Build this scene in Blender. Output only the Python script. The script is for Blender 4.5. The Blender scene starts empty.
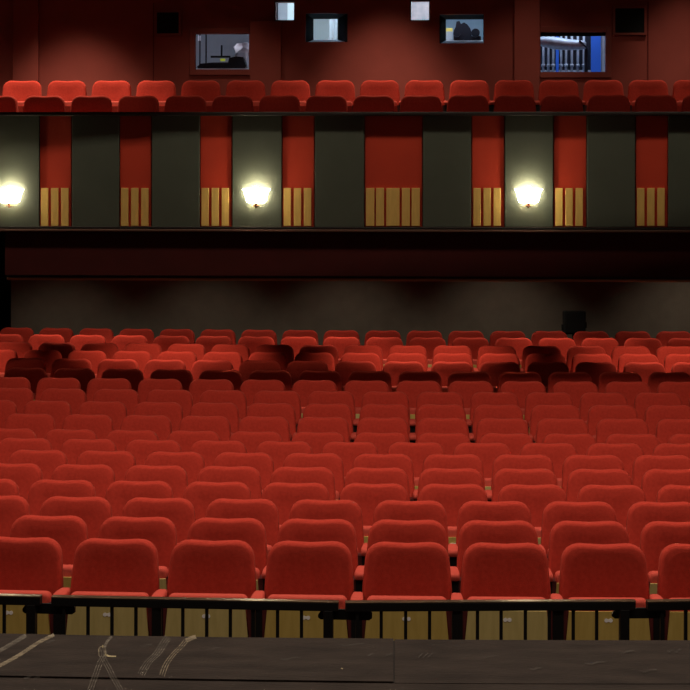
import bpy, bmesh, math, random
from mathutils import Vector, Matrix
random.seed(7)
S = bpy.context.scene
COL = S.collection
# ------------------------------------------------------------------ camera, world, lights, exposure
F = 2003.0                 # focal length in pixels of the 690 px frame
HY = 230.0                 # eye level in the frame (rising-front lens)
ROLL = math.radians(0.12)
EYE = 2.636                # eye height above the flat stalls floor
cd = bpy.data.cameras.new('camera'); cam = bpy.data.objects.new('camera', cd); COL.objects.link(cam)
cd.sensor_width = 36; cd.lens = 36 * F / 690; cd.shift_y = -(345 - HY) / 690
cd.clip_end = 200
cam.location = (0, 0, EYE)
cam.rotation_euler = (Matrix.Rotation(math.pi / 2, 3, 'X') @ Matrix.Rotation(ROLL, 3, 'Z')).to_euler()
S.camera = cam
S.view_settings.view_transform = 'Standard'; S.view_settings.look = 'None'
S.view_settings.gamma = 1.0; S.view_settings.use_curve_mapping = False
S.view_settings.exposure = 0.0
w = bpy.data.worlds.new('world'); S.world = w; w.use_nodes = True
w.node_tree.nodes['Background'].inputs['Color'].default_value = (0.9, 0.75, 0.6, 1)
w.node_tree.nodes['Background'].inputs['Strength'].default_value = 0.017

def light(name, kind, loc, energy, color=(1, .82, .62), **kw):
    d = bpy.data.lights.new(name, kind); o = bpy.data.objects.new(name, d); COL.objects.link(o)
    o.location = loc; d.energy = energy; d.color = color
    rot = kw.pop('rot', None)
    if rot: o.rotation_euler = rot
    aim = kw.pop('aim', None)
    if aim: o.rotation_euler = (Vector(aim) - Vector(loc)).to_track_quat('-Z', 'Y').to_euler()
    for k, v in kw.items(): setattr(d, k, v)
    return o
# house light batten over the stalls, cut off by a baffle added under the ceiling
BAT_Y, BAT_Z = 12.7, EYE + 6.0
light('house_batten', 'AREA', (0, BAT_Y, BAT_Z), 840, (1, .83, .66), shape='RECTANGLE', size=15, size_y=.07)
# light from an added cove that washes the balcony front
COV_Y, COV_Z = 20.3, EYE + 6.0
light('cove_batten', 'AREA', (0, COV_Y, COV_Z), 390, (1, .82, .62), shape='RECTANGLE', size=16, size_y=.015)
# dim fill light added over the stage for the front seats
light('stage_fill_light', 'AREA', (.5, 5.6, EYE + 3.6), 140, (1, .84, .68), shape='RECTANGLE', size=8, size_y=.5, aim=(.5, 11, .8))
# downlights below the balcony
def rowd(k, X): return 11.3078 + .9 * k + (-.0522 - .00116 * k) * X + .01154 * X * X      # depth of seat row k
def tilt(y, a): return y + (EYE + .5) * math.tan(math.radians(a))
for x in (-5.1, -2.15, 0.94, 3.9):
    y = max(rowd(13, x) - .2, 22.98 - .045 * x)
    light('under_balcony_downlight', 'SPOT', (x, y, EYE + .5), 240, (1, .80, .60), aim=(x, tilt(y, 21), 0), spot_size=math.radians(68), spot_blend=.6, shadow_soft_size=.04)
for x, e in ((-4.85, 70), (-3.3, 160), (-1.75, 70), (-.2, 160), (1.35, 70), (2.9, 160), (4.45, 70)):
    y = rowd(16, x) - .6
    light('rear_stalls_downlight', 'SPOT', (x, y, EYE + .5), e, (1, .80, .60), aim=(x, tilt(y, 13), 0), spot_size=math.radians(52), spot_blend=.55, shadow_soft_size=.04)
for x in (-3.9, -1.9, 0, 2.1, 4.7):
    light('rear_wall_downlight', 'SPOT', (x, 26.0, EYE + .5), 58, (1, .86, .68), aim=(x, tilt(26.0, 14), 0), spot_size=math.radians(88), spot_blend=.9, shadow_soft_size=.04)
# balcony downlights above the seats
for x, e in ((-3.45, 800), (-5.3, 330), (.5, 450), (4.3, 190), (-1.5, 120), (2.3, 100)):
    light('balcony_downlight', 'SPOT', (x, 24.35, EYE + 4.6), e, (1, .80, .60), aim=(x, 24.55, EYE + 1.5), spot_size=math.radians(60), spot_blend=.85, shadow_soft_size=.06)

# fill spots added to lift the balcony seat fronts and wall
for x in (-5.1, -3.4, -1.7, 0, 1.7, 3.4, 5.1):
    light('balcony_fill_spot', 'SPOT', (x, 18.8, EYE + 5.6), 85, (1, .80, .60), aim=(x, 23.9, EYE + 2.0), spot_size=math.radians(25), spot_blend=.5, shadow_soft_size=.06)

# ------------------------------------------------------------------ geometry helpers
def unproj(px, py):
    du, dv = px - 345, py - HY
    return du * math.cos(ROLL) + dv * math.sin(ROLL), -du * math.sin(ROLL) + dv * math.cos(ROLL)
def proj(X, Y, Z):
    u, v = F * X / Y, F * (EYE - Z) / Y
    return 345 + u * math.cos(ROLL) - v * math.sin(ROLL), HY + u * math.sin(ROLL) + v * math.cos(ROLL)
def link(name, me, mat, parent=None, smooth=False):
    o = bpy.data.objects.new(name, me); COL.objects.link(o)
    if mat and not me.materials: me.materials.append(mat)
    if parent: o.parent = parent
    if smooth:
        for p in me.polygons: p.use_smooth = True
    return o
def mesh(name, bm, mat=None, smooth=False):
    me = bpy.data.meshes.new(name); bmesh.ops.recalc_face_normals(bm, faces=bm.faces); bm.to_mesh(me); bm.free()
    if mat: me.materials.append(mat)
    if smooth:
        for p in me.polygons: p.use_smooth = True
    return me
def box(bm, x0, x1, y0, y1, z0, z1):
    v = [bm.verts.new(c) for c in ((x0,y0,z0),(x1,y0,z0),(x1,y1,z0),(x0,y1,z0),(x0,y0,z1),(x1,y0,z1),(x1,y1,z1),(x0,y1,z1))]
    for f in ((0,3,2,1),(4,5,6,7),(0,1,5,4),(1,2,6,5),(2,3,7,6),(3,0,4,7)): bm.faces.new([v[i] for i in f])
    return v
def boxm(name, x0, x1, y0, y1, z0, z1, mat, bevel=0, seg=2):
    bm = bmesh.new(); box(bm, x0, x1, y0, y1, z0, z1)
    if bevel: bmesh.ops.bevel(bm, geom=bm.edges[:], offset=bevel, segments=seg, affect='EDGES', profile=.5)
    return mesh(name, bm, mat, smooth=False)
def prism(bm, pts, axis, a, b):
    """extrude 2-D pts between a and b along axis"""
    def P(p, t): return {'x': (t, p[0], p[1]), 'y': (p[0], t, p[1]), 'z': (p[0], p[1], t)}[axis]
    A = [bm.verts.new(P(p, a)) for p in pts]; B = [bm.verts.new(P(p, b)) for p in pts]
    n = len(pts); bm.faces.new(A); bm.faces.new(B[::-1])
    for i in range(n): bm.faces.new((A[i], B[i], B[(i+1) % n], A[(i+1) % n]))
    return A, B
def rings(bm, loops, cap0=True, cap1=True):
    R = [[bm.verts.new(p) for p in l] for l in loops]
    for a, b in zip(R, R[1:]):
        n = len(a)
        for i in range(n): bm.faces.new((a[i], a[(i+1) % n], b[(i+1) % n], b[i]))
    if cap0: bm.faces.new(R[0][::-1])
    if cap1: bm.faces.new(R[-1])
    return R
def cyl(bm, p0, p1, r0, r1=None, n=12):
    r1 = r0 if r1 is None else r1
    p0, p1 = Vector(p0), Vector(p1); d = (p1 - p0).normalized()
    a = d.orthogonal().normalized(); b = d.cross(a)
    rings(bm, [[p + (a * math.cos(2*math.pi*i/n) + b * math.sin(2*math.pi*i/n)) * r for i in range(n)] for p, r in ((p0, r0), (p1, r1))])
def tag(o, label=None, cat=None, group=None, kind=None):
    if label: o['label'] = label
    if cat: o['category'] = cat
    if group: o['group'] = group
    if kind: o['kind'] = kind
    return o
def empty(name, loc=(0, 0, 0), rz=0):
    o = bpy.data.objects.new(name, None); COL.objects.link(o); o.location = loc; o.rotation_euler = (0, 0, rz)
    o.empty_display_size = .1
    return o

# ------------------------------------------------------------------ materials
def mat(name, base, rough=.6, metal=0, spec=.5, var=None, vscale=8, vdetail=4, stretch=None, bump=0, bscale=60, emit=None, estr=0, sheen=0):
    m = bpy.data.materials.new(name); m.use_nodes = True
    nt = m.node_tree; b = nt.nodes['Principled BSDF']
    b.inputs['Base Color'].default_value = (*base, 1); b.inputs['Roughness'].default_value = rough
    b.inputs['Metallic'].default_value = metal; b.inputs['Specular IOR Level'].default_value = spec
    if sheen:
        b.inputs['Sheen Weight'].default_value = sheen; b.inputs['Sheen Roughness'].default_value = .5
        b.inputs['Sheen Tint'].default_value = (1, .35, .25, 1)
    tc = nt.nodes.new('ShaderNodeTexCoord'); mp = nt.nodes.new('ShaderNodeMapping'); nt.links.new(tc.outputs['Object'], mp.inputs['Vector'])
    if stretch: mp.inputs['Scale'].default_value = stretch
    if var:
        n = nt.nodes.new('ShaderNodeTexNoise'); n.inputs['Scale'].default_value = vscale; n.inputs['Detail'].default_value = vdetail
        nt.links.new(mp.outputs['Vector'], n.inputs['Vector'])
        r = nt.nodes.new('ShaderNodeValToRGB'); nt.links.new(n.outputs['Fac'], r.inputs['Fac'])
        r.color_ramp.elements[0].position = .3; r.color_ramp.elements[1].position = .7
        r.color_ramp.elements[0].color = (*base, 1); r.color_ramp.elements[1].color = (*var, 1)
        nt.links.new(r.outputs['Color'], b.inputs['Base Color'])
    if bump:
        n2 = nt.nodes.new('ShaderNodeTexNoise'); n2.inputs['Scale'].default_value = bscale; n2.inputs['Detail'].default_value = 3
        nt.links.new(mp.outputs['Vector'], n2.inputs['Vector'])
        bp = nt.nodes.new('ShaderNodeBump'); bp.inputs['Strength'].default_value = bump; bp.inputs['Distance'].default_value = .01
        nt.links.new(n2.outputs['Fac'], bp.inputs['Height']); nt.links.new(bp.outputs['Normal'], b.inputs['Normal'])
    if emit:
        b.inputs['Emission Color'].default_value = (*emit, 1); b.inputs['Emission Strength'].default_value = estr
    return m
M = {}
M['velvet'] = mat('red_wool', (.40, .031, .018), .85, spec=.15, var=(.48, .041, .024), vscale=45, vdetail=5, bump=.25, bscale=220, sheen=.08)
M['worn_lit'] = mat('worn_lit_red_wool', (.50, .062, .042), .8, spec=.2, var=(.56, .075, .052), vscale=40, bump=.2, bscale=220)  # paler for wear and for light falling on upward faces
M['ply'] = mat('plywood', (.52, .42, .15), .5, var=(.61, .50, .195), vscale=7, stretch=(6, 6, .8), vdetail=6)
M['ply2'] = mat('plywood_ochre', (.50, .355, .085), .5, var=(.58, .43, .115), vscale=7, stretch=(6, 6, .8), vdetail=6)
M['plate'] = mat('glint_white_plate', (.97, .96, .94), .3)  # near-white base carries the bright glint of the plates
M['black'] = mat('black_metal', (.004, .0037, .0037), .5, spec=.3)
M['darkred'] = mat('dark_red_panel', (.10, .008, .008), .6)
M['railcap'] = mat('worn_rail_capping', (.30, .20, .12), .28, metal=.7, var=(.10, .07, .05), vscale=3, vdetail=5, stretch=(1.5, 12, 12))
M['stage'] = mat('stage_hardboard', (.0125, .0066, .0045), .7, spec=.12, var=(.034, .0225, .0175), vscale=4.5, vdetail=10, stretch=(1, 2.2, 1), bump=.4, bscale=30)
M['stagegap'] = mat('stage_under', (.006, .006, .006), .9)
M['floor'] = mat('stalls_carpet', (.05, .018, .014), .95, var=(.035, .012, .01), vscale=20)
M['green'] = mat('dark_green_panel', (.048, .060, .044), .6, var=(.058, .071, .053), vscale=3, vdetail=5)
M['redpanel'] = mat('red_panel', (.50, .036, .009), .6, var=(.44, .030, .008), vscale=2.5, vdetail=5)
M['gold'] = mat('gold_paint', (.74, .50, .15), .4, metal=.1, var=(.64, .42, .12), vscale=30, stretch=(1, 1, .15))
M['recess'] = mat('dark_red_recess', (.16, .010, .006), .7)
M['capblack'] = mat('black_capping', (.010, .008, .008), .45)
M['maroon'] = mat('maroon_beam', (.060, .007, .006), .7, spec=.2, var=(.05, .006, .005), vscale=4)
M['trim'] = mat('brown_moulding', (.09, .042, .026), .5)
M['trim2'] = mat('pale_brown_moulding', (.42, .25, .12), .45)
M['backwall'] = mat('grey_brown_wall', (.16, .13, .10), .85, var=(.19, .155, .12), vscale=6, vdetail=6, bump=.2, bscale=90)
M['voidblack'] = mat('void_shade', (.006, .006, .006), .9)  # black colour paints the darkness inside the left opening
M['boothwall'] = mat('maroon_plaster', (.33, .060, .044), .8, var=(.37, .068, .05), vscale=4, vdetail=6, bump=.15, bscale=80)
M['pilaster'] = mat('maroon_pilaster', (.32, .058, .042), .8, var=(.36, .066, .048), vscale=4, vdetail=6)
M['hatch'] = mat('black_hatch', (.004, .004, .004), .9)
M['plaster'] = mat('ceiling_plaster', (.25, .2, .17), .9)
M['speaker'] = mat('black_speaker_cloth', (.004, .004, .004), .9)
M['sconce'] = mat('lit_frosted_glass', (1, .95, .85), .4, emit=(1, .86, .62), estr=26)
M['bronze'] = mat('dark_bronze', (.16, .07, .035), .6)

# ------------------------------------------------------------------ stalls: rows fitted as shallow bows
RD0, RS0, RS1, RC = 11.3078, -.0522, -.00116, .01154
PH = [-1.57,-2.091,-2.046,-2.267,-2.236,-2.172,-2.43,-2.707,-2.672,-3.191,-3.162,-3.343,-2.75,-3.451,-3.388,-3.897,-4.165,-4.168]
YT = [1.756,1.76,1.763,1.767,1.763,1.76,1.763,1.775,1.726,1.68,1.631,1.588,1.55,1.501,1.46,1.42,1.368,1.327]
PITCH, TOP = .55, .88
def rowD(k, X): return RD0 + .9 * k + (RS0 + RS1 * k) * X + RC * X * X
def rowslope(k, X): return RS0 + RS1 * k + 2 * RC * X
def floorz(k): return EYE - YT[k] - TOP

# stepped floor
bm = bmesh.new()
NX = 16
def strip(fa, za, fb, zb):
    A = []; B = []
    for i in range(NX + 1):
        X = -7.5 + 15 * i / NX
        A.append(bm.verts.new((X, fa(X), za))); B.append(bm.verts.new((X, fb(X), zb)))
    for i in range(NX): bm.faces.new((A[i], A[i+1], B[i+1], B[i]))
strip(lambda X: 7.45, 0, lambda X: rowD(0, X) - .5, floorz(0))
for k in range(18):
    strip(lambda X: rowD(k, X) - .5, floorz(k), lambda X: rowD(k, X) + .4, floorz(k))
    if k < 17: strip(lambda X: rowD(k, X) + .4, floorz(k), lambda X: rowD(k, X) + .4, floorz(k + 1))
strip(lambda X: rowD(17, X) + .4, floorz(17), lambda X: 30, floorz(17))
bmesh.ops.remove_doubles(bm, verts=bm.verts, dist=.0005)
tag(link('floor', mesh('floor', bm, M['floor']), None), kind='structure')

# ------------------------------------------------------------------ balcony frame: a plane slightly turned to the view
BS = .045; BA = -math.atan(BS); BD = 22.6
def bal(px, py, ly=0.0):
    """local x,z on the balcony plane pushed back by ly"""
    u, v = unproj(px, py); D0 = BD + ly / math.cos(BA); D = D0 / (1 + BS * u / F); X = u * D / F
    # local x measured along the plane direction from origin (0,BD)
    return X * math.cos(BA) + (D - BD) * math.sin(BA), EYE - v * D / F
def balw(lx, ly, lz): # local -> world
    c, s = math.cos(BA), math.sin(BA)
    return Vector((lx * c - ly * s, BD + lx * s + ly * c, lz))
def bobj(name, me, parent=None, kind=None):
    o = link(name, me, None, parent)
    if not parent: o.location = (0, BD, 0); o.rotation_euler = (0, 0, BA)
    if kind: o['kind'] = kind
    return o
def bbox(name, px0, py0, px1, py1, ly, t, m, parent=None, kind=None, bevel=0):
    """box seen at px rect, front face at depth ly, thickness t"""
    cx, cy = (px0 + px1) / 2, (py0 + py1) / 2
    x0, x1 = bal(px0, cy, ly)[0], bal(px1, cy, ly)[0]; z1, z0 = bal(cx, py0, ly)[1], bal(cx, py1, ly)[1]
    return bobj(name, boxm(name, x0, x1, ly, ly + t, z0, z1, m, bevel), parent, kind)

wb = bbox('wall_balcony_front', -330, 115, 1020, 228, .05, .12, M['recess'], kind='structure')
REDS = [(-122.5,-91.5),(40,71),(120,151),(200.5,231.5),(282.5,314),(365,422),(472,504),(554,586),(636,667.5),(719,750.5)]
GREENS = [(-90,38.5),(72,119),(152,199.5),(232.5,281.5),(315,364),(423,471),(505,553),(587,635),(668.5,718)]
GREENS[0] = (-20, 39)
for a, b in [(-91.5+0, -21)] : GREENS.append((a, b))
for a, b in GREENS: bbox('green_panel', a, 115.5, b, 227, 0, .05, M['green'], wb, bevel=.004)
for a, b in REDS:
    bbox('red_panel', a, 115.5, b, 227, .03, .02, M['redpanel'], wb, bevel=.003)
    c = (a + b) / 2
    if b - a > 50: bars = [(366,374.3),(376,384),(386.3,399.5),(401.8,409.8),(411.6,419.8)]
    else:
        wd = 7.3; bars = [(c - 14.6 + 10.1 * i, c - 14.6 + 10.1 * i + wd) for i in range(3)]
    for p, q in bars: bbox('gold_bar', p, 188, q, 226, .006, .024, M['gold'], wb, bevel=.003)
bbox('capping', -330, 111.8, 1020, 115.3, -.09, .26, M['capblack'], wb, bevel=.008)
bbox('lower_ledge', -330, 227, 1020, 229.2, -.02, .2, M['capblack'], wb, bevel=.005)
bbox('moulding', -330, 229.4, 1020, 232.2, -.02, .12, M['trim'], wb, bevel=.008)
# deep beam below, ends by the dark stair opening on the left
beam = bbox('beam', 5, 232, 1020, 276.5, .06, .12, M['maroon'], wb)
bbox('moulding', 6.5, 279, 1020, 281.6, .16, .05, M['trim2'], wb, bevel=.008)
bbox('moulding_backing', 6.5, 276, 1020, 280, .17, .04, M['capblack'], wb)
# soffit over the rear stalls and balcony floor steps
zs = EYE + .6
def zat(py, ly): return bal(345, py, ly)[1]
bm = bmesh.new(); box(bm, -7.5, 7.5, .17, 5.6, zs, zs + .08)
bobj('ceiling_soffit', mesh('soffit', bm, M['plaster']), None, 'structure')

# rear stalls wall with the dark opening on its left
WL = 4.95
x0 = bal(11, 300, WL)[0]
wr = bobj('wall_back', boxm('wall_back', x0, 8, WL, WL + .15, .3, zs, M['backwall']), None, 'structure')
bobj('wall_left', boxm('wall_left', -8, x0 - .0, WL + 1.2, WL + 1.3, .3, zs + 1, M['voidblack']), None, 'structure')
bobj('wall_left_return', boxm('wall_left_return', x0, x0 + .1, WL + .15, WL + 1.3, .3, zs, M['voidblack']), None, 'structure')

# ------------------------------------------------------------------ ceiling with baffles added to shape the light (above the frame)
bm = bmesh.new()
zc = EYE + 6.25
box(bm, -9, 9, 6, 32, zc, zc + .2)
# added baffle behind the batten, cutting off the house light
tz, ty = EYE - 1.42, 21.62                      # light just reaches the twelfth row
by = BAT_Y + 1.8
bz = BAT_Z + (tz - BAT_Z) * (by - BAT_Y) / (ty - BAT_Y)
box(bm, -9, 9, by, by + .08, bz, zc)
# added baffles around the cove batten, keeping its light on the balcony front
ty, tz = BD - .12, EYE - .1
sz = COV_Z - .45; sy = COV_Y + (ty - COV_Y) * (COV_Z - sz) / (COV_Z - tz)
box(bm, -9, 9, COV_Y - .35, sy, sz - .03, sz); box(bm, -9, 9, COV_Y - .35, COV_Y - .3, sz, zc)
uy = COV_Y + .45; uz = COV_Z + (EYE + 1.27 - COV_Z) * .45 / (BD - COV_Y)
box(bm, -9, 9, uy, uy + .05, uz, zc)
tag(link('wall_light_block', boxm('wall_light_block', -9, 9, 7.45, 7.65, EYE + 2.88, zc, M['plaster']), None), kind='structure')  # unseen block added to keep the stage fill off the rear rows
tag(link('ceiling_and_baffles', mesh('ceiling_and_baffles', bm, M['plaster']), None), kind='structure')

# ------------------------------------------------------------------ stage
STZ = 1.14
def stg(px, py):
    u, v = unproj(px, py); D = F * (EYE - STZ) / v
    return u * D / F, D
EDGE = [(-330,629),(-160,631.6),(0,634.2),(115,636.4),(230,638),(345,639),(460,639.7),(575,640.1),(690,640.3),(850,640.2),(1040,639.6)]
SEAM = [(-330,672),(-160,674.8),(0,677.2),(115,679.2),(230,681),(392,683.2),(460,683.6),(575,684),(690,684),(850,684),(1040,684)]
def interp(L, x):
    for (a, b), (c, d) in zip(L, L[1:]):
        if a <= x <= c: return b + (d - b) * (x - a) / (c - a)
stage = boxm('stage_floor', -2.9, 2.9, .3, 6.9, STZ - .3, STZ - .03, M['stagegap'])
stage = tag(link('floor_stage', stage, None), kind='structure')
def board(name, xa, xb, top, bot, h=0):
    xs = sorted({xa, xb} | {p[0] for p in EDGE if xa < p[0] < xb})
    pts = [stg(x, interp(EDGE, x) + top) for x in xs] + [stg(x, interp(SEAM, x) - bot) for x in xs[::-1]]
    bm = bmesh.new(); prism(bm, pts, 'z', STZ - .03 + h, STZ + h)
    return link('board', mesh('board', bm, M['stage']), None, stage)
board('board', -329, 393.5, 0, .9, .003); board('board', 394.5, 1039, 0, .35)
pa, pb = stg(394, 639.6), stg(394, 683)
link('seam_batten', boxm('seam_batten', pb[0] - .03, pa[0] + .03, pb[1], pa[1], STZ - .03, STZ - .004, M['stagegap']), None, stage)
def seamline(px): return stg(px, interp(SEAM, px) + .35)
def rearboard(xa, xb, d0, d1, first):
    if first:
        xs = sorted({xa, xb} | {p[0] for p in EDGE if xa < p[0] < xb})
        front = [seamline(x) for x in xs]; X0, X1 = front[0][0], front[-1][0]
        pts = [(X0, d0)] + front + [(X1, d0)]
    else: pts = [(xa, d0), (xa, d1), (xb, d1), (xb, d0)]
    bm = bmesh.new(); prism(bm, pts, 'z', STZ - .03, STZ)
    link('board', mesh('board', bm, M['stage']), None, stage)
rearboard(-329, 758.8, 5.45, 0, True); rearboard(759.6, 1039, 5.45, 0, True)
for d0 in (4.23, 3.01, 1.79, .57):
    for xa in (-2.6, -.15, 2.29 - .0): 
        if xa < 2: rearboard(xa, xa + 2.44, d0, d0 + 1.216, False)
pts = [stg(x, y) for x, y in EDGE]
bm = bmesh.new(); prism(bm, [(X, Y - .02) for X, Y in pts] + [(X, Y - .4) for X, Y in pts[::-1]], 'z', .0, STZ - .035)
link('stage_front', mesh('stage_front', bm, M['black']), None, stage)
# pale scuffs and chalk streaks lying on the boards
def scuffmat(name, col, lo, hi):
    m = bpy.data.materials.new(name); m.use_nodes = True; nt = m.node_tree; b = nt.nodes['Principled BSDF']
    b.inputs['Base Color'].default_value = (*col, 1); b.inputs['Roughness'].default_value = .9
    n = nt.nodes.new('ShaderNodeTexNoise'); n.inputs['Scale'].default_value = 25; n.inputs['Detail'].default_value = 6
    tc = nt.nodes.new('ShaderNodeTexCoord'); nt.links.new(tc.outputs['Object'], n.inputs['Vector'])
    r = nt.nodes.new('ShaderNodeMapRange'); r.inputs['From Min'].default_value = .35; r.inputs['From Max'].default_value = .7
    r.inputs['To Min'].default_value = lo; r.inputs['To Max'].default_value = hi
    nt.links.new(n.outputs['Fac'], r.inputs['Value']); nt.links.new(r.outputs['Result'], b.inputs['Alpha'])
    return m
SC1 = scuffmat('chalk_scuff', (.34, .28, .19), .35, .85); SC2 = scuffmat('faint_scuff', (.24, .21, .17), .2, .75); SC4 = scuffmat('rubbed_patch', (.10, .088, .076), .05, .5); SC3 = scuffmat('bright_chalk', (.5, .42, .24), .7, 1)
def streak(pts, wpx, m, lines=1, gap=2.5):
    bm = bmesh.new()
    # smooth polyline
    P = []
    for i in range(len(pts) - 1):
        p0 = pts[max(i-1, 0)]; p1 = pts[i]; p2 = pts[i+1]; p3 = pts[min(i+2, len(pts)-1)]
        for k in range(6):
            t = k / 6
            P.append(tuple(.5 * (2*p1[j] + (p2[j]-p0[j])*t + (2*p0[j]-5*p1[j]+4*p2[j]-p3[j])*t*t + (3*p1[j]-p0[j]-3*p2[j]+p3[j])*t**3) for j in (0, 1)))
    P.append(pts[-1])
    for l in range(lines):
        o = (l - (lines - 1) / 2) * gap; prev = None
        for q, (x, y) in enumerate(P):
            (xa, ya), (xb, yb) = P[max(q - 1, 0)], P[min(q + 1, len(P) - 1)]
            tx, ty_ = xb - xa, yb - ya; ln = math.hypot(tx, ty_) or 1; nx, ny = -ty_ / ln, tx / ln
            ww = wpx * (.55 + .45 * abs(nx)); oo = o * abs(nx)
            if nx > 0: nx, ny = -nx, -ny
            a = stg(x - oo * nx - ww / 2 * nx, y - oo * ny - ww / 2 * ny); b = stg(x - oo * nx + ww / 2 * nx, y - oo * ny + ww / 2 * ny)
            va = bm.verts.new((*a, STZ + .0045)); vb = bm.verts.new((*b, STZ + .0045))
            if prev: bm.faces.new((prev[0], prev[1], vb, va))
            prev = (va, vb)
    link('scuff_mark', mesh('scuff_mark', bm, m), None, stage)
streak([(-4,669),(18,657),(38,644),(54,636)], 4.5, SC1)
streak([(-4,654),(12,645),(26,636.5)], 5, SC2)
streak([(90,692),(95,678),(100,664),(104,656),(102.5,649)], 0.8, SC2, 3)
streak([(99,657),(99,650),(102,647.5),(105,650),(105,657)], 1.1, SC1)
streak([(101,656),(108,668),(114,680),(121,692)], 0.8, SC2, 3)
streak([(105,655.5),(109,657.3),(116,657.6)], 2.4, SC3)
streak([(102,647),(103.5,648.2)], 2.4, SC3)
streak([(104,650),(107,643),(112,637.5)], 3, SC2)
streak([(141,676),(148,664),(157,655),(163,646),(168,638.5)], .8, SC2, 4)
streak([(162,677),(166,666),(173,656),(181,648),(186,642)], .8, SC1, 3)
streak([(186,642),(191,639.5),(196,637.8)], 6, SC1)
for x, y in ((418, 659), (423, 659), (428, 658.5)): streak([(x, y), (x + 5, y - 4.5)], 1.3, SC4)
for x, y in ((368, 657), (386, 657)): streak([(x, y), (x + 6, y - 2.5)], 2, SC4)
for x, y, l in ((24, 679, 6), (34, 679.5, 5), (620, 653, 12), (585, 664, 18), (640, 672, 14), (668, 652, 5), (675, 652, 5), (480, 658, 14), (530, 670, 10), (45, 643, 8), (280, 660, 16), (340, 646, 20), (210, 650, 8), (140, 647, 10)):
    streak([(x, y), (x + l * .35, y + 1), (x + l * .7, y - .6), (x + l * 1.2, y - 1.2)], 2.6, SC4)
streak([(341, 669.5), (343, 670)], 1.5, SC3)

# ------------------------------------------------------------------ barrier rail in front of the first row
RZ = 0.0
def rail_pt(px, py, z):    # point where a ray through the pixel meets height z
    u, v = unproj(px, py); D = F * (EYE - z) / v
    return Vector((u * D / F, D, z))
ZR = EYE - (602 - HY) * 9.9 / F
SECT = [((-246, 590.5), (40, 596.2), [-230+24*i for i in range(0)] ,'left', ),
        ((51, 596.6), (338, 602), None, 'centre-left'), ((345.5, 602.2), (636, 600.8), None, 'centre-right'), ((648, 601.3), (935, 596.5), None, 'right')]
SLAB = ['black steel barrier section at the far left of the stage edge', 'black steel barrier section in front of the second to fourth front seats',
        'black steel barrier section in front of the middle front seats', 'black steel barrier section at the far right of the stage edge']
SPX = [[-21, 3], [63, 87, 111, 135, 159, 182, 206, 229.7, 253, 277, 301], [357.5, 381.5, 406, 430, 454, 478, 501.7, 526, 550, 574, 597.5], [663, 687, 711, 735, 759]]
POSTX = [30.5, 328, 625, 918]
for i, (a, b, _, nm) in enumerate(SECT):
    A = rail_pt(*a, ZR); B = rail_pt(*b, ZR); d = B - A; L = d.length; rz = math.atan2(d.y, d.x)
    root = empty('barrier_rail', (A.x, A.y, 0), rz); tag(root, SLAB[i], 'railing', 'barrier sections along the stage')
    ux, uy = d.x / L, d.y / L
    def along(px):  # local x along the section for a pixel column
        u, v = unproj(px, 610)
        # intersect ray X = u/F*D with line A + t*d
        k = u / F; t = (k * A.y - A.x) / (ux - k * uy); return t
    link('top_rail', boxm('top_rail', 0, L, 0, .05, ZR - .048, ZR - .006, M['black'], .004), None, root)
    link('rail_capping', boxm('rail_capping', 0, L, -.003, .053, ZR - .006, ZR, M['railcap'], .002), None, root)
    link('bottom_rail', boxm('bottom_rail', 0, L, .01, .04, .08, .11, M['black'], .003), None, root)
    for px in SPX[i]:
        t = along(px)
        if 0 < t < L:
            link('baluster', boxm('baluster', t - .0078, t + .0078, .017, .033, .1, ZR - .045, M['black']), None, root)
    t = along(POSTX[i])
    link('post', boxm('post', t - .0235, t + .0235, .0, .05, 0, ZR - .045, M['black'], .003), None, root)
    link('base_plate', boxm('base_plate', t - .07, t + .07, -.05, .10, 0, .012, M['black'], .003), None, root)
    bm = bmesh.new()
    prism(bm, [(t - .055, ZR - .088), (t - .042, ZR - .098), (t + .20, ZR - .098), (t + .214, ZR - .088), (t + .214, ZR - .062), (t + .20, ZR - .047), (t - .035, ZR - .047), (t - .055, ZR - .075)], 'y', .052, .072)
    link('joint_plate', mesh('joint_plate', bm, M['black']), None, root)

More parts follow.
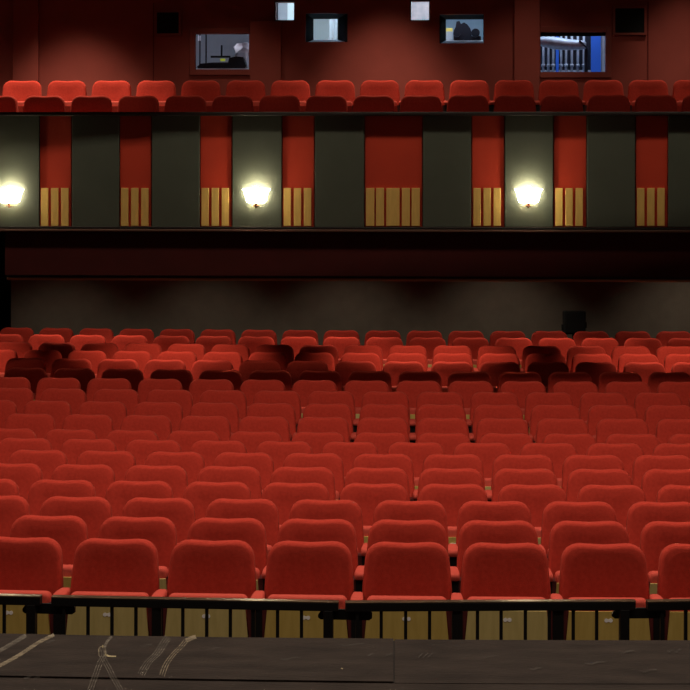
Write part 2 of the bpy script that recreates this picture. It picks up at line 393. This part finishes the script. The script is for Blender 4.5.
# ------------------------------------------------------------------ the theatre seat
def back_outline(inset, n=7):
    """closed loop (x,z) of the backrest; z 0..0.56, top corners rounded"""
    wb_, wt, h, r = .254 - inset, .239 - inset, .56, .112
    top = h - inset; bot = inset
    right = []
    rr = max(r - inset, .02)
    right.append((wb_ - .012, bot)); right.append((wb_, bot + .03)); right.append((wb_ , .24)); right.append((wb_ - .004, .33)); right.append((wb_ - .011, .41))
    cx, cz = wt - rr, top - rr
    for i in range(n + 1):
        a = i / n * math.pi / 2
        # squarish arc
        ca, sa = math.cos(a), math.sin(a); p = 1.12
        right.append((cx + rr * ca ** (2 / (2 * p)), cz + rr * sa ** (2 / (2 * p))))
    right.append((cx * .5, top - .004)); 
    left = [(-x, z) for x, z in right[::-1]]
    return right + [(0, top - .007)] + left
def make_back():
    bm = bmesh.new()
    loops = []
    for y, ins in ((.045, .035), (.040, .012), (.024, .0), (-.012, .0), (-.026, .004), (-.035, .012), (-.039, .024)):
        loops.append([(x, y, z) for x, z in back_outline(ins)])
    R = rings(bm, loops, cap0=True, cap1=False)
    # front face: shallow dish in the middle
    last = R[-1]
    for k, (sc, dy) in enumerate(((.72, .006), (.4, .012))):
        nw = []
        for v in R[-1]:
            cz = .3
            nw.append(bm.verts.new((v.co.x * sc, -.040 + dy, cz + (v.co.z - cz) * sc)))
        base = R[-1]; n = len(nw)
        for i in range(n): bm.faces.new((base[i], base[(i+1) % n], nw[(i+1) % n], nw[i])) if k == 0 else bm.faces.new((last2[i], last2[(i+1) % n], nw[(i+1) % n], nw[i]))
        last2 = nw
    bm.faces.new(last2)
    # recline and place
    ang = math.radians(11)
    for v in bm.verts:
        z = v.co.z - .56; y = v.co.y
        v.co.z = TOP - .004 + z * math.cos(ang) + y * -math.sin(ang) * 0; v.co.y = y + z * math.sin(ang)
    return mesh('backrest', bm, M['velvet'], True)
def make_cushion():
    bm = bmesh.new(); loops = []
    def loop(y, ins):
        wt, wb_, z0, z1, r = .222 - ins, .232 - ins, .19 + ins, .607 - ins, .03
        pts = []
        for cx, cz, a0 in ((wt - r, z1 - r, 0), (-(wt - r), z1 - r, 90), (-(wb_ - r), z0 + r, 180), (wb_ - r, z0 + r, 270)):
            for k in range(4):
                a = math.radians(a0 + 30 * k); pts.append((cx + r * math.cos(a), y, cz + r * math.sin(a)))
        return pts
    for y, ins in ((-.155, .02), (-.162, .006), (-.178, 0), (-.232, 0), (-.246, .006), (-.252, .02)): loops.append(loop(y, ins))
    rings(bm, loops); 
    return mesh('seat_cushion', bm, M['worn_lit'], True)
def make_panel(m):
    bm = bmesh.new(); prism(bm, [(-.216, .545), (.216, .545), (.248, .205), (-.248, .205)], 'y', -.268, -.250)
    return mesh('seat_panel', bm, m)
def make_plate():
    bm = bmesh.new()
    for s in (-1, 1): 
        n = 8; rings(bm, [[(s * .012 + .0115 * math.cos(2*math.pi*i/n), y, .497 + .0115 * math.sin(2*math.pi*i/n)) for i in range(n)] for y in (-.268, -.273)])
    box(bm, -.011, .011, -.2715, -.268, .490, .504)
    return mesh('number_plate', bm, M['plate'])
def make_arm():
    bm = bmesh.new(); loops = []
    for y, w_, zt, zb in ((-.07, .022, .602, .572), (-.08, .030, .610, .566), (-.17, .034, .612, .560), (-.25, .037, .608, .556), (-.285, .036, .600, .556), (-.298, .030, .590, .560)):
        r = .014; pts = []
        for cx, cz, a0 in ((w_ - r, zt - r, 0), (-(w_ - r), zt - r, 90), (-(w_ - r), zb + r, 180), (w_ - r, zb + r, 270)):
            for k in range(3):
                a = math.radians(a0 + 45 * k); pts.append((cx + r * math.cos(a), y, cz + r * math.sin(a)))
        loops.append(pts)
    rings(bm, loops)
    return mesh('armrest', bm, M['worn_lit'], True)
def make_stanchion():
    bm = bmesh.new()
    prism(bm, [(-.026, .0), (.026, .0), (.030, .35), (.030, .56), (-.030, .56), (-.030, .35)], 'y', -.262, -.04)
    box(bm, -.05, .05, -.28, 0, 0, .015)
    return mesh('stanchion', bm, M['black'])
def make_side():
    bm = bmesh.new(); prism(bm, [(-.060, .553), (.060, .553), (.03, .25), (-.03, .25)], 'y', -.245, -.12)
    return mesh('side_panel', bm, M['darkred'])
ME = dict(back=make_back(), cushion=make_cushion(), panel=make_panel(M['ply']), panel2=make_panel(M['ply2']), panel3=make_panel(M['velvet']), plate=make_plate(), arm=make_arm(), stan=make_stanchion(), side=make_side())
def put(name, me, parent, x=0):
    o = bpy.data.objects.new(name, me); COL.objects.link(o); o.parent = parent
    if x: o.location.x = x
    return o
def seat(X, Y, Z, rz, label, group, last=False, detail=True, alt=False, pm=None):
    r = empty('theatre_seat', (X, Y, Z), rz); tag(r, label, 'theatre seat', group)
    put('backrest', ME['back'], r); put('seat_cushion', ME['cushion'], r)
    p = put('seat_panel', ME[pm or ('panel2' if alt else 'panel')], r)
    if detail: put('number_plate', ME['plate'], p)
    for x in ((-.275, .275) if last else (-.275,)):
        put('armrest', ME['arm'], r, x); put('stanchion', ME['stan'], r, x); put('side_panel', ME['side'], r, x)
    return r
ORD = ['first','second','third','fourth','fifth','sixth','seventh','eighth','ninth','tenth','eleventh','twelfth','thirteenth','fourteenth','fifteenth','sixteenth','seventeenth','eighteenth','nineteenth','twentieth']
def label_row(items, rowtext):
    """items: list of (pxmin, pxmax) -> labels counted from the left among those in the frame"""
    out = []; vis = [i for i, (a, b) in enumerate(items) if b > 1.5 and a < 688.5]
    for i in range(len(items)):
        if i in vis:
            n = vis.index(i); out.append('red theatre seat in the %s, %s from the left' % (rowtext, ORD[n]))
        elif i < vis[0]: out.append('red theatre seat in the %s, %s beyond the left edge' % (rowtext, ORD[vis[0] - i - 1]))
        else: out.append('red theatre seat in the %s, %s beyond the right edge' % (rowtext, ORD[i - vis[-1] - 1]))
    return out
random.seed(3)
for k in range(18):
    cs = [PH[k] + PITCH * (j + .5) for j in range(-16, 34)]
    it = []
    for X in cs:
        D = rowD(k, X); it.append((proj(X - .25, D, 1)[0], proj(X + .25, D, 1)[0]))
    vis = [i for i, (a, b) in enumerate(it) if b > 1.5 and a < 688.5]
    i0, i1 = vis[0] - 2, vis[-1] + 2
    cs, it = cs[i0:i1 + 1], it[i0:i1 + 1]
    rowtext = 'front row' if k == 0 else ('%s row back from the stage' % ORD[k] if k < 17 else 'last row under the balcony')
    labs = label_row(it, rowtext)
    for j, X in enumerate(cs):
        seat(X, rowD(k, X), floorz(k), math.atan(rowslope(k, X)), labs[j], 'red seats in the stalls', last=(j == len(cs) - 1), detail=k < 6, alt=random.random() < .45)
# balcony seats
bz0 = None
for row, (D, y95, first, pit, rowtext) in enumerate(((23.44, 95.0, 21.3, 47.0, 'front row of the balcony'), (24.64, 80.0, .2, 44.67, 'back row of the balcony'))):
    ly = D - BD
    it = []; pos = []
    for j in range(-2, 17 if row == 0 else 18):
        px = first + pit * j; x0, z = bal(px, y95, ly); x1 = bal(px + pit, y95, ly)[0]
        it.append((px + 3, px + pit - 3)); pos.append(((x0 + x1) / 2, z))
    zz = bal(345, y95, ly)[1]
    labs = label_row(it, rowtext)
    for j, (x, z) in enumerate(pos):
        p = balw(x, ly, zz - TOP)
        seat(p.x, p.y, p.z, BA, labs[j], 'red seats in the balcony', last=(j == len(pos) - 1), detail=False, pm='panel3')
    bm = bmesh.new()
    y0, y1 = (.17, ly + .3) if row == 0 else (bz0, ly + .9)
    box(bm, -7.5, 7.5, y0, y1, zz - TOP - .15, zz - TOP); bz0 = y1
    bobj('floor_balcony', mesh('floor_balcony', bm, M['floor']), None, 'structure')

# ------------------------------------------------------------------ sconces on the balcony front
def sconce(px, label):
    x, z = bal(px, 196, 0); p = balw(x, -.001, z)
    r = empty('wall_sconce', p, BA); tag(r, label, 'wall light', 'half-bowl wall lights on the balcony front')
    bm = bmesh.new(); n = 14; prof = [(.160, .076), (.143, .058), (.130, .02), (.118, -.04), (.104, -.070), (.07, -.080)]
    outer = [[(rr * math.cos(math.pi * i / n + math.pi), rr * .8 * math.sin(math.pi * i / n + math.pi), zz) for i in range(n + 1)] for rr, zz in prof]
    V = [[bm.verts.new(c) for c in l] for l in outer]
    for a, b in zip(V, V[1:]):
        for i in range(n): bm.faces.new((a[i], a[i+1], b[i+1], b[i]))
    bm.faces.new(V[-1])
    bmesh.ops.solidify(bm, geom=bm.faces[:], thickness=.006)
    link('glass_bowl', mesh('glass_bowl', bm, M['sconce'], True), None, r)
    bm = bmesh.new(); cyl(bm, (0, -.05, -.08), (0, -.05, -.10), .026, .016); cyl(bm, (0, -.05, -.10), (0, -.05, -.125), .010, .013); cyl(bm, (0, -.05, -.125), (0, -.05, -.135), .013, .004)
    link('finial', mesh('finial', bm, M['bronze']), None, r)
    link('back_plate', boxm('back_plate', -.04, .04, -.012, .0, -.11, .05, M['bronze'], .003), None, r)
    bm = bmesh.new(); cyl(bm, (0, -.06, -.05), (0, -.06, .04), .03, .034); 
    bmesh.ops.create_uvsphere(bm, u_segments=12, v_segments=8, radius=.04, matrix=Matrix.Translation((0, -.07, .07)))
    link('bulb', mesh('bulb', bm, M['sconce'], True), None, r)
    q = balw(x, -.09, z + .10)
    light('sconce_glow', 'POINT', q, 5.5, (1, .80, .52), shadow_soft_size=.06)
sconce(10, 'lit half-bowl wall light on the dark green panel at the left edge')
sconce(256.3, 'lit half-bowl wall light left of the wide red panel')
sconce(528.5, 'lit half-bowl wall light right of the wide red panel')

# ------------------------------------------------------------------ black loudspeaker by the rear wall
x, z = bal(574, 322.5, 4.55); p = balw(x, 4.55, floorz(17))
sp = empty('loudspeaker', p, BA + .12); tag(sp, 'black loudspeaker on a stand behind the last row of seats', 'loudspeaker')
zz0, zz1 = bal(574, 334, 4.55)[1] - floorz(17), bal(574, 311, 4.55)[1] - floorz(17)
bm = bmesh.new(); prism(bm, [(-.14, -.10), (.14, -.10), (.155, .02), (.11, .16), (-.11, .16), (-.155, .02)], 'z', zz0, zz1)
bmesh.ops.bevel(bm, geom=bm.edges[:], offset=.008, segments=1, affect='EDGES')
link('cabinet', mesh('cabinet', bm, M['speaker']), None, sp)
link('grille', boxm('grille', -.13, .13, -.112, -.1, zz0 + .02, zz1 - .02, M['hatch'], .004), None, sp)
for s in (-1, 1): link('side_bracket', boxm('side_bracket', s * .155 - .012, s * .155 + .012, -.03, .03, zz0 + .05 + (.03 if s > 0 else 0), zz0 + .13 + (.03 if s > 0 else 0), M['hatch'], .003), None, sp)
bm = bmesh.new(); cyl(bm, (0, .03, .02), (0, .03, zz0 + .01), .018); link('stand_pole', mesh('stand_pole', bm, M['black']), None, sp)
for a in (90, 210, 330):
    bm = bmesh.new(); c, s = math.cos(math.radians(a)), math.sin(math.radians(a))
    cyl(bm, (0, .03, .35), (.22 * c, .03 + .22 * s, .012), .011, n=8); link('leg', mesh('leg', bm, M['black']), None, sp)

# ------------------------------------------------------------------ wall behind the balcony, with the control room windows
WY = 2.95          # depth of that wall behind the balcony front
HOLES = [(195,33.5,249,69.5),(275.5,2,294,20),(305.5,13,347.5,42),(411,1,429,20),(439.5,14,484,43.3),(540.5,32,606,72)]
def lrect(r, ly): 
    a, b, c, d = r; return bal(a, (b+d)/2, ly)[0], bal(c, (b+d)/2, ly)[0], bal((a+c)/2, d, ly)[1], bal((a+c)/2, b, ly)[1]
LH = [lrect(h, WY) for h in HOLES]
zlow = bal(345, 112, 2.04)[1] - 1.0; zhigh = EYE + 6.25
bm = bmesh.new()
xs = sorted({-8, 8} | {v for h in LH for v in h[:2]})
for xa, xb in zip(xs, xs[1:]):
    xm = (xa + xb) / 2; zs_ = [zlow]
    for h in sorted([h for h in LH if h[0] < xm < h[1]], key=lambda h: h[2]): zs_ += [h[2], h[3]]
    zs_.append(zhigh)
    for i in range(0, len(zs_), 2): box(bm, xa, xb, WY, WY + .12, zs_[i], zs_[i+1])
wbb = bobj('wall_balcony_back', mesh('wall_balcony_back', bm, M['boothwall']), None, 'structure')
for a, b in ((14, 39.5), (250.5, 281.5), (514, 539.5)):
    xa, xb = bal(a, 40, WY)[0], bal(b, 40, WY)[0]
    bobj('pilaster', boxm('pilaster', xa, xb, WY - .09, WY, zlow, zhigh if a != 250.5 else bal(266, 22, WY)[1], M['pilaster'], .006), wbb).location = (0, 0, 0)
def joint(px, py0, py1): bbox('panel_joint', px - .6, py0, px + .6, py1, WY - .008, .01, M['recess'], wbb)
joint(153.5, 3, 85); joint(648, 2, 85)
def framed(name, rect, wpx, m, parent, proud=.025, ly=WY, top=True):
    a, b, c, d = rect
    for r in ((a - wpx, b - wpx, a, d + wpx), (c, b - wpx, c + wpx, d + wpx), (a, d, c, d + wpx)) + (((a, b - wpx, c, b),) if top else ()):
        o = bbox(name, *r, ly - proud, proud + .02, m, parent, bevel=.003)
def glassmat():
    m = bpy.data.materials.new('booth_glass'); m.use_nodes = True; b = m.node_tree.nodes['Principled BSDF']
    b.inputs['Base Color'].default_value = (1, 1, 1, 1); b.inputs['Roughness'].default_value = .0; b.inputs['Transmission Weight'].default_value = 1; b.inputs['IOR'].default_value = 1.02
    return m
M['glass'] = glassmat()
M['boothgrey'] = mat('booth_grey_paint', (.30, .34, .40), .8, var=(.36, .40, .46), vscale=5)
M['boothpale'] = mat('booth_pale_paint', (.62, .74, .78), .8, var=(.68, .80, .83), vscale=3)
M['boothblue'] = mat('booth_blue_paint', (.22, .36, .48), .7, var=(.28, .42, .54), vscale=5)
M['equip'] = mat('black_equipment', (.010, .013, .024), .4)
M['silver'] = mat('brushed_aluminium', (.42, .47, .54), .45, metal=.3, var=(.30, .35, .42), vscale=20)
M['blue'] = mat('bright_blue_paint', (.03, .17, .80), .5)
M['whitecloth'] = mat('white_sheet', (.85, .86, .95), .8)
M['yellow'] = mat('yellow_plastic', (.7, .55, .12), .5)
M['frame'] = mat('window_frame_maroon', (.31, .056, .040), .6)
M['sill'] = mat('white_sill', (.8, .82, .86), .5)
wins = []
for i, h in enumerate(HOLES):
    # each window: pane set in the depth of the wall
    o = bobj('window_%d' % (i + 1), boxm('pane', LH[i][0] + .001, LH[i][1] - .001, WY + .085, WY + .091, LH[i][2] + .001, LH[i][3] - .001, M['glass']), None, 'structure'); wins.append(o)
framed('window_frame', HOLES[0], 5.5, M['frame'], wins[0]); framed('window_frame', HOLES[5], 5.5, M['frame'], wins[5])
framed('window_frame', HOLES[1], 1, M['black'], wins[1], .004); framed('window_frame', HOLES[3], 1, M['black'], wins[3], .004)
bbox('header_shade', 540.7, 32.2, 605.8, 36, WY + .06, .02, M['hatch'], wins[5])  # black strip painting the shade at the window head
def splay(i, inner):
    a, b, c, d = LH[i]; ly1 = WY + .40
    e, f, g, h = lrect(inner, ly1)
    O = [(a, WY + .0, b_) for b_ in ()]
    def quad(name, p, m, t):
        bm = bmesh.new(); f_ = bm.faces.new([bm.verts.new(q) for q in p]); bmesh.ops.solidify(bm, geom=[f_], thickness=t)
        bobj(name, mesh(name, bm, m), wins[i]).location = (0, 0, 0)
    y0 = WY + .093
    quad('left_reveal', [(a, y0, c), (a, y0, d), (e, ly1, h), (e, ly1, g)], M['hatch'], .006)
    quad('right_reveal', [(b, y0, c), (b, y0, d), (f, ly1, h), (f, ly1, g)], M['hatch'], .006)
    quad('top_reveal', [(a, y0, d), (b, y0, d), (f, ly1, h), (e, ly1, h)], M['hatch'], .006)
    quad('sill', [(a, y0, c), (b, y0, c), (f, ly1, g), (e, ly1, g)], M['sill'], .006)
splay(2, (313.5, 19, 337.5, 39.8)); splay(4, (446, 19.5, 483.2, 40.5))
# square black hatches
for r, lab in (((157.2, 12.5, 179, 33.5), 'small square black hatch above left of the first lit window'), ((615, 8.5, 644, 33), 'larger square black hatch right of the blue window')):
    x0, x1, z0, z1 = lrect(r, WY)
    root = empty('wall_hatch', balw((x0 + x1) / 2, WY, z0), BA); tag(root, lab, 'hatch')
    W, H = x1 - x0, z1 - z0
    link('hatch_panel', boxm('hatch_panel', -W/2, W/2, -.02, -.002, 0, H, M['hatch']), None, root)
    for q in ((-W/2 - .03, -W/2, -.03, H + .03), (W/2, W/2 + .03, -.03, H + .03), (-W/2, W/2, -.03, 0), (-W/2, W/2, H, H + .03)):
        link('frame_strip', boxm('frame_strip', q[0], q[1], -.035, -.002, q[2], q[3], M['frame'], .003), None, root)
# control room shell
ry0, ry1 = WY + .13, WY + 2.3
rz0, rz1 = bal(345, 84, WY)[1], bal(345, -60, WY)[1]
bm = bmesh.new(); box(bm, -6, 6, ry1, ry1 + .1, rz0, rz1); bobj('wall_booth_back', mesh('w', bm, M['boothgrey']), None, 'structure')
bm = bmesh.new(); box(bm, -6, 6, WY + .12, ry1, rz0 - .1, rz0); bobj('floor_booth', mesh('f', bm, M['boothgrey']), None, 'structure')
bm = bmesh.new(); box(bm, -6, 6, WY + .12, ry1, rz1, rz1 + .1); bobj('ceiling_booth', mesh('c', bm, M['boothgrey']), None, 'structure')
for px in (262, 385, 512):
    x = bal(px, 40, WY)[0]; bobj('wall_booth_partition', boxm('part', x - .04, x + .04, WY + .121, ry1, rz0, rz1, M['boothgrey']), None, 'structure')
for i, (px, e, col) in enumerate(((205, 15, (.78, .88, 1)), (322, 32, (.72, .93, 1)), (455, 34, (.70, .88, 1)), (575, 26, (.62, .78, 1)))):
    x, _ = bal(px, 40, WY + .8); p = balw(x, WY + .38, rz1 - .05)
    light('booth_ceiling_light', 'AREA', p, e, col, shape='RECTANGLE', size=.9, size_y=.5)
def brect(r, ly): return lrect(r, ly)
def booth(name, px, py, ly, label, cat, floor=False):
    x, z = bal(px, py, ly)
    if py > 74: z = rz0
    r = empty(name, balw(x, ly, z), BA); tag(r, label, cat); return r, x, z
def loc(px, py, ly, x, z):
    a, b = bal(px, py, ly); return a - x, b - z
def bpart(name, root, x, z, rect, ly, t, m, bevel=.004):
    a, b, c, d = lrect(rect, ly)
    if rect[3] > 74: c = rz0
    return link(name, boxm(name, a - x, b - x, 0, t, c - z, d - z, m, bevel), None, root)
# first window: a followspot lamp on a shelf, white sheet over its end, pipe at left
L1 = WY + .35
r, x, z = booth('shelf', 222, 76, L1, 'white shelf edge along the bottom of the first lit window', 'shelf')
bpart('shelf_board', r, x, z, (180, 68.3, 262, 70), L1, .35, M['sill'])
for px in (192, 252): bpart('shelf_leg', r, x, z, (px - 1, 70, px + 1, 78), L1, .2, M['black'])
r, x, z = booth('stage_projector', 225, 68.5, L1, 'low black projector lying in the first lit window', 'projector')
bm = bmesh.new()
def lp(px, py): a, b = loc(px, py, L1, x, z); return (a, b)
prism(bm, [lp(*p) for p in ((197, 66.5), (201, 63.5), (212, 62.5), (228, 62.3), (229, 58), (236, 56.3), (243, 57), (246, 66), (245, 68.2), (198, 68.2))], 'y', 0, .25)
link('body', mesh('body', bm, M['equip']), None, r)
bpart('arm', r, x, z, (211, 56, 231, 58), L1 + .05, .03, M['equip']); bpart('mast', r, x, z, (221.2, 45.5, 222.9, 57), L1 + .06, .02, M['equip'])
bpart('indicator', r, x, z, (220.5, 58.8, 225.3, 61.2), L1, .02, mat('green_led', (.5, .6, .05), .4, emit=(.6, .7, .05), estr=.35))
for o in r.children:
    if o.name.startswith('indicator'): o.location.y = -.021
r, x, z = booth('sheet', 240, 68.2, L1 + .27, 'crumpled white sheet hanging beside the projector in the first window', 'cloth')
bm = bmesh.new(); x_, z_ = x, z
def lq(px, py): a, b = loc(px, py, L1 + .27, x_, z_); return (a, b)
prism(bm, [lq(*p) for p in ((233.5, 47), (237, 43.5), (247.5, 42.3), (250, 44), (250, 66.5), (246.5, 68.2), (245.5, 60), (243, 56.5), (233, 57.8), (236, 53.5))], 'y', 0, .03)
bmesh.ops.subdivide_edges(bm, edges=bm.edges[:], cuts=2, use_grid_fill=True)
for v in bm.verts: v.co.y += .02 * math.sin(v.co.x * 60 + v.co.z * 40)
link('cloth', mesh('cloth', bm, M['whitecloth'], True), None, r)
r, x, z = booth('conduit', 204, 76, L1 + 1.2, 'dark vertical pipes on the booth wall in the first window', 'pipe')
for px in (199.8, 206): bpart('pipe', r, x, z, (px - .7, 25, px + .7, 76), L1 + 1.2, .03, M['equip'])
bpart('bright_spot', r, x, z, (197.8, 35, 200.2, 40.5), L1 + 1.15, .04, M['whitecloth'])  # whitish box standing in for a bright spot of light
# second window: pale backdrop standing in for a brightly lit wall, grey curtain edge
L2 = WY + 1.2
r, x, z = booth('lit_wall_backdrop', 322, 40, ry1 - .031, 'pale blue white backdrop for the lit wall inside the splayed second window', 'board')
bpart('board', r, x, z, (300, 4, 331.5, 50), ry1 - .031, .03, M['boothpale'])
r, x, z = booth('curtain', 336, 76, L2 - .15, 'grey folded curtain at the right of the splayed second window', 'curtain')
bm = bmesh.new(); a, b, c, d = lrect((329.5, 8, 342, 46), L2 - .15); c = rz0; n = 14
for j in range(n):
    u0, u1 = j / n, (j + 1) / n; f0, f1 = .03 * math.sin(u0 * 16), .03 * math.sin(u1 * 16)
    q = [(a + (b-a)*u0 - x, f0, c - z), (a + (b-a)*u1 - x, f1, c - z), (a + (b-a)*u1 - x, f1, d - z), (a + (b-a)*u0 - x, f0, d - z)]
    bm.faces.new([bm.verts.new(k) for k in q])
bmesh.ops.remove_doubles(bm, verts=bm.verts, dist=.0005); bmesh.ops.solidify(bm, geom=bm.faces[:], thickness=.006)
link('fabric', mesh('fabric', bm, M['boothgrey'], True), None, r)
# small window between: grey panel and a bright strip
r, x, z = booth('booth_blind', 288.5, 76, WY + 1.3, 'bright pale blue blind strip in the small upper left window', 'blind')
bpart('blind_strip', r, x, z, (287.4, -4, 297, 76), WY + 1.3, .02, M['boothpale'], 0)
r, x, z = booth('pin_board', 281, 76, WY + 1.3, 'mottled grey panel in the small upper left window', 'panel')
bpart('panel_face', r, x, z, (270, -4, 287.3, 76), WY + 1.3, .02, M['boothgrey'], 0)
bpart('panel_post', r, x, z, (276.2, -4, 278.2, 76), WY + 1.3, .02, M['equip'], 0)
r.children[-1].location.y = -.03
r, x, z = booth('pin_board', 420, 76, WY + 1.3, 'mottled grey pink panel in the small upper right window', 'panel')
bpart('panel_face', r, x, z, (405, -6, 435, 76), WY + 1.3, .02, mat('grey_pink_panel', (.62, .55, .55), .8, var=(.40, .40, .42), vscale=9, vdetail=2), 0)
# third window: dark projector against a blue wall, yellow tag
L3 = WY + .62
r, x, z = booth('wall_board', 465, 46, ry1 - .031, 'blue board behind the dark machine in the third window', 'board')
bpart('board', r, x, z, (420, 0, 508, 55), ry1 - .031, .03, M['boothblue'])
r, x, z = booth('film_projector', 463, 76, L3, 'dark film projector silhouetted in the third lit window', 'projector')
bm = bmesh.new(); x_, z_ = x, z
def l3(px, py): a, b = loc(px, py, L3, x_, z_); return (a, b)
prism(bm, [l3(*p) for p in ((454, 42), (453.5, 31), (455.5, 27), (456.5, 21.5), (459.5, 20.8), (461, 24), (464, 22.3), (467.5, 24.5), (470, 28), (471.5, 32), (471.5, 42))], 'y', 0, .3)
link('body', mesh('body', bm, M['equip']), None, r)
for (px, py, rr) in ((456.8, 33.5, 3.6), (475.5, 33, 4.3)):
    a, b = l3(px, py); bm = bmesh.new(); rad = rr * (BD + L3) / F
    cyl(bm, (a, -.03, b), (a, .05, b), rad, n=18); link('reel', mesh('reel', bm, M['equip']), None, r)
bpart('pedestal', r, x, z, (457, 42, 469, 76), L3, .25, M['equip'])
bpart('lens_support', r, x, z, (471, 36, 481, 42), L3, .1, M['equip'])
r, x, z = booth('storage_cabinet', 449, 76, L3 + .3, 'grey cabinet with a yellow top at the left of the third window', 'cabinet')
bpart('cabinet_body', r, x, z, (445.5, 31.5, 452.5, 76), L3 + .3, .2, M['boothgrey']); bpart('cabinet_top', r, x, z, (445.3, 28, 452.7, 31.5), L3 + .29, .2, M['yellow'])
# fourth window: silver followspot, rack of pipes, blue post and blue door
L6 = WY + .75
r, x, z = booth('dimmer_rack', 572, 80, L6 + .3, 'rack of grey vertical pipes behind the followspot in the right window', 'rack')
bpart('rack_back', r, x, z, (530, 20, 600, 80), L6 + .5, .03, M['equip'])
for o in r.children: o.location.y = .2
for j, px in enumerate((543.2, 548.3, 553.2, 561, 566, 571.8, 577.8, 583.8)):
    bm = bmesh.new(); a, b0 = loc(px, 72, L6 + .3, x, z); _, b1 = loc(px, 25, L6 + .3, x, z)
    cyl(bm, (a, 0, 0), (a, 0, b1), .017, n=10); p = link('pipe', mesh('pipe', bm, M['silver'], True), None, r)
    bm = bmesh.new(); _, bb = loc(px, 66.8, L6 + .3, x, z); cyl(bm, (a, 0, bb), (a, 0, bb + .035), .027, n=10); link('coupling', mesh('coupling', bm, M['silver'], True), None, p)
bpart('base_bar', r, x, z, (536, 70, 592, 76), L6 + .29, .06, M['boothgrey'])
r, x, z = booth('blue_post', 557, 80, L6 + .1, 'narrow bright blue post crossing the right window', 'post')
bpart('post_body', r, x, z, (555.8, 24, 558.8, 80), L6 + .1, .04, M['blue'])
r, x, z = booth('followspot', 566, 76, L6 - .25, 'silver followspot lying across the right window', 'followspot')
bm = bmesh.new(); n = 16; prof = [(536, 40.8, 4.2), (541, 41.5, 4.8), (548, 42.2, 5.6), (553, 43, 6.3), (560, 43.8, 6.2), (566, 44.4, 5.6), (574, 44.8, 5.2), (582, 45, 4.6), (586, 45.6, 3.6)]
loops = []
for px, py, rr in prof:
    a, b = loc(px, py, L6 - .25, x, z); rad = rr * (BD + L6 - .25) / F
    loops.append([(a, rad * math.cos(2*math.pi*i/n), b + rad * math.sin(2*math.pi*i/n)) for i in range(n)])
rings(bm, loops); link('body', mesh('body', bm, M['silver'], True), None, r)
bm = bmesh.new(); (a, b), (a2, b2) = loc(579, 41, L6 - .25, x, z), loc(587.5, 49, L6 - .25, x, z)
cyl(bm, (a, -.06, b), (a2, -.06, b2), .012); (a, b), (a2, b2) = loc(586, 48, L6 - .25, x, z), (loc(586, 71, L6 - .25, x, z)[0], 0)
cyl(bm, (a, .0, b), (a2, .0, .0), .022); link('yoke', mesh('yoke', bm, M['equip']), None, r)
r, x, z = booth('blue_door', 596, 80, L6 + .05, 'broad bright blue door edge at the right of the right window', 'door')
bpart('door_leaf', r, x, z, (591, 22, 601, 80), L6 + .05, .05, M['blue'])
bpart('door_jamb', r, x, z, (602.5, 22, 605, 80), L6 + .0, .1, M['boothgrey'])
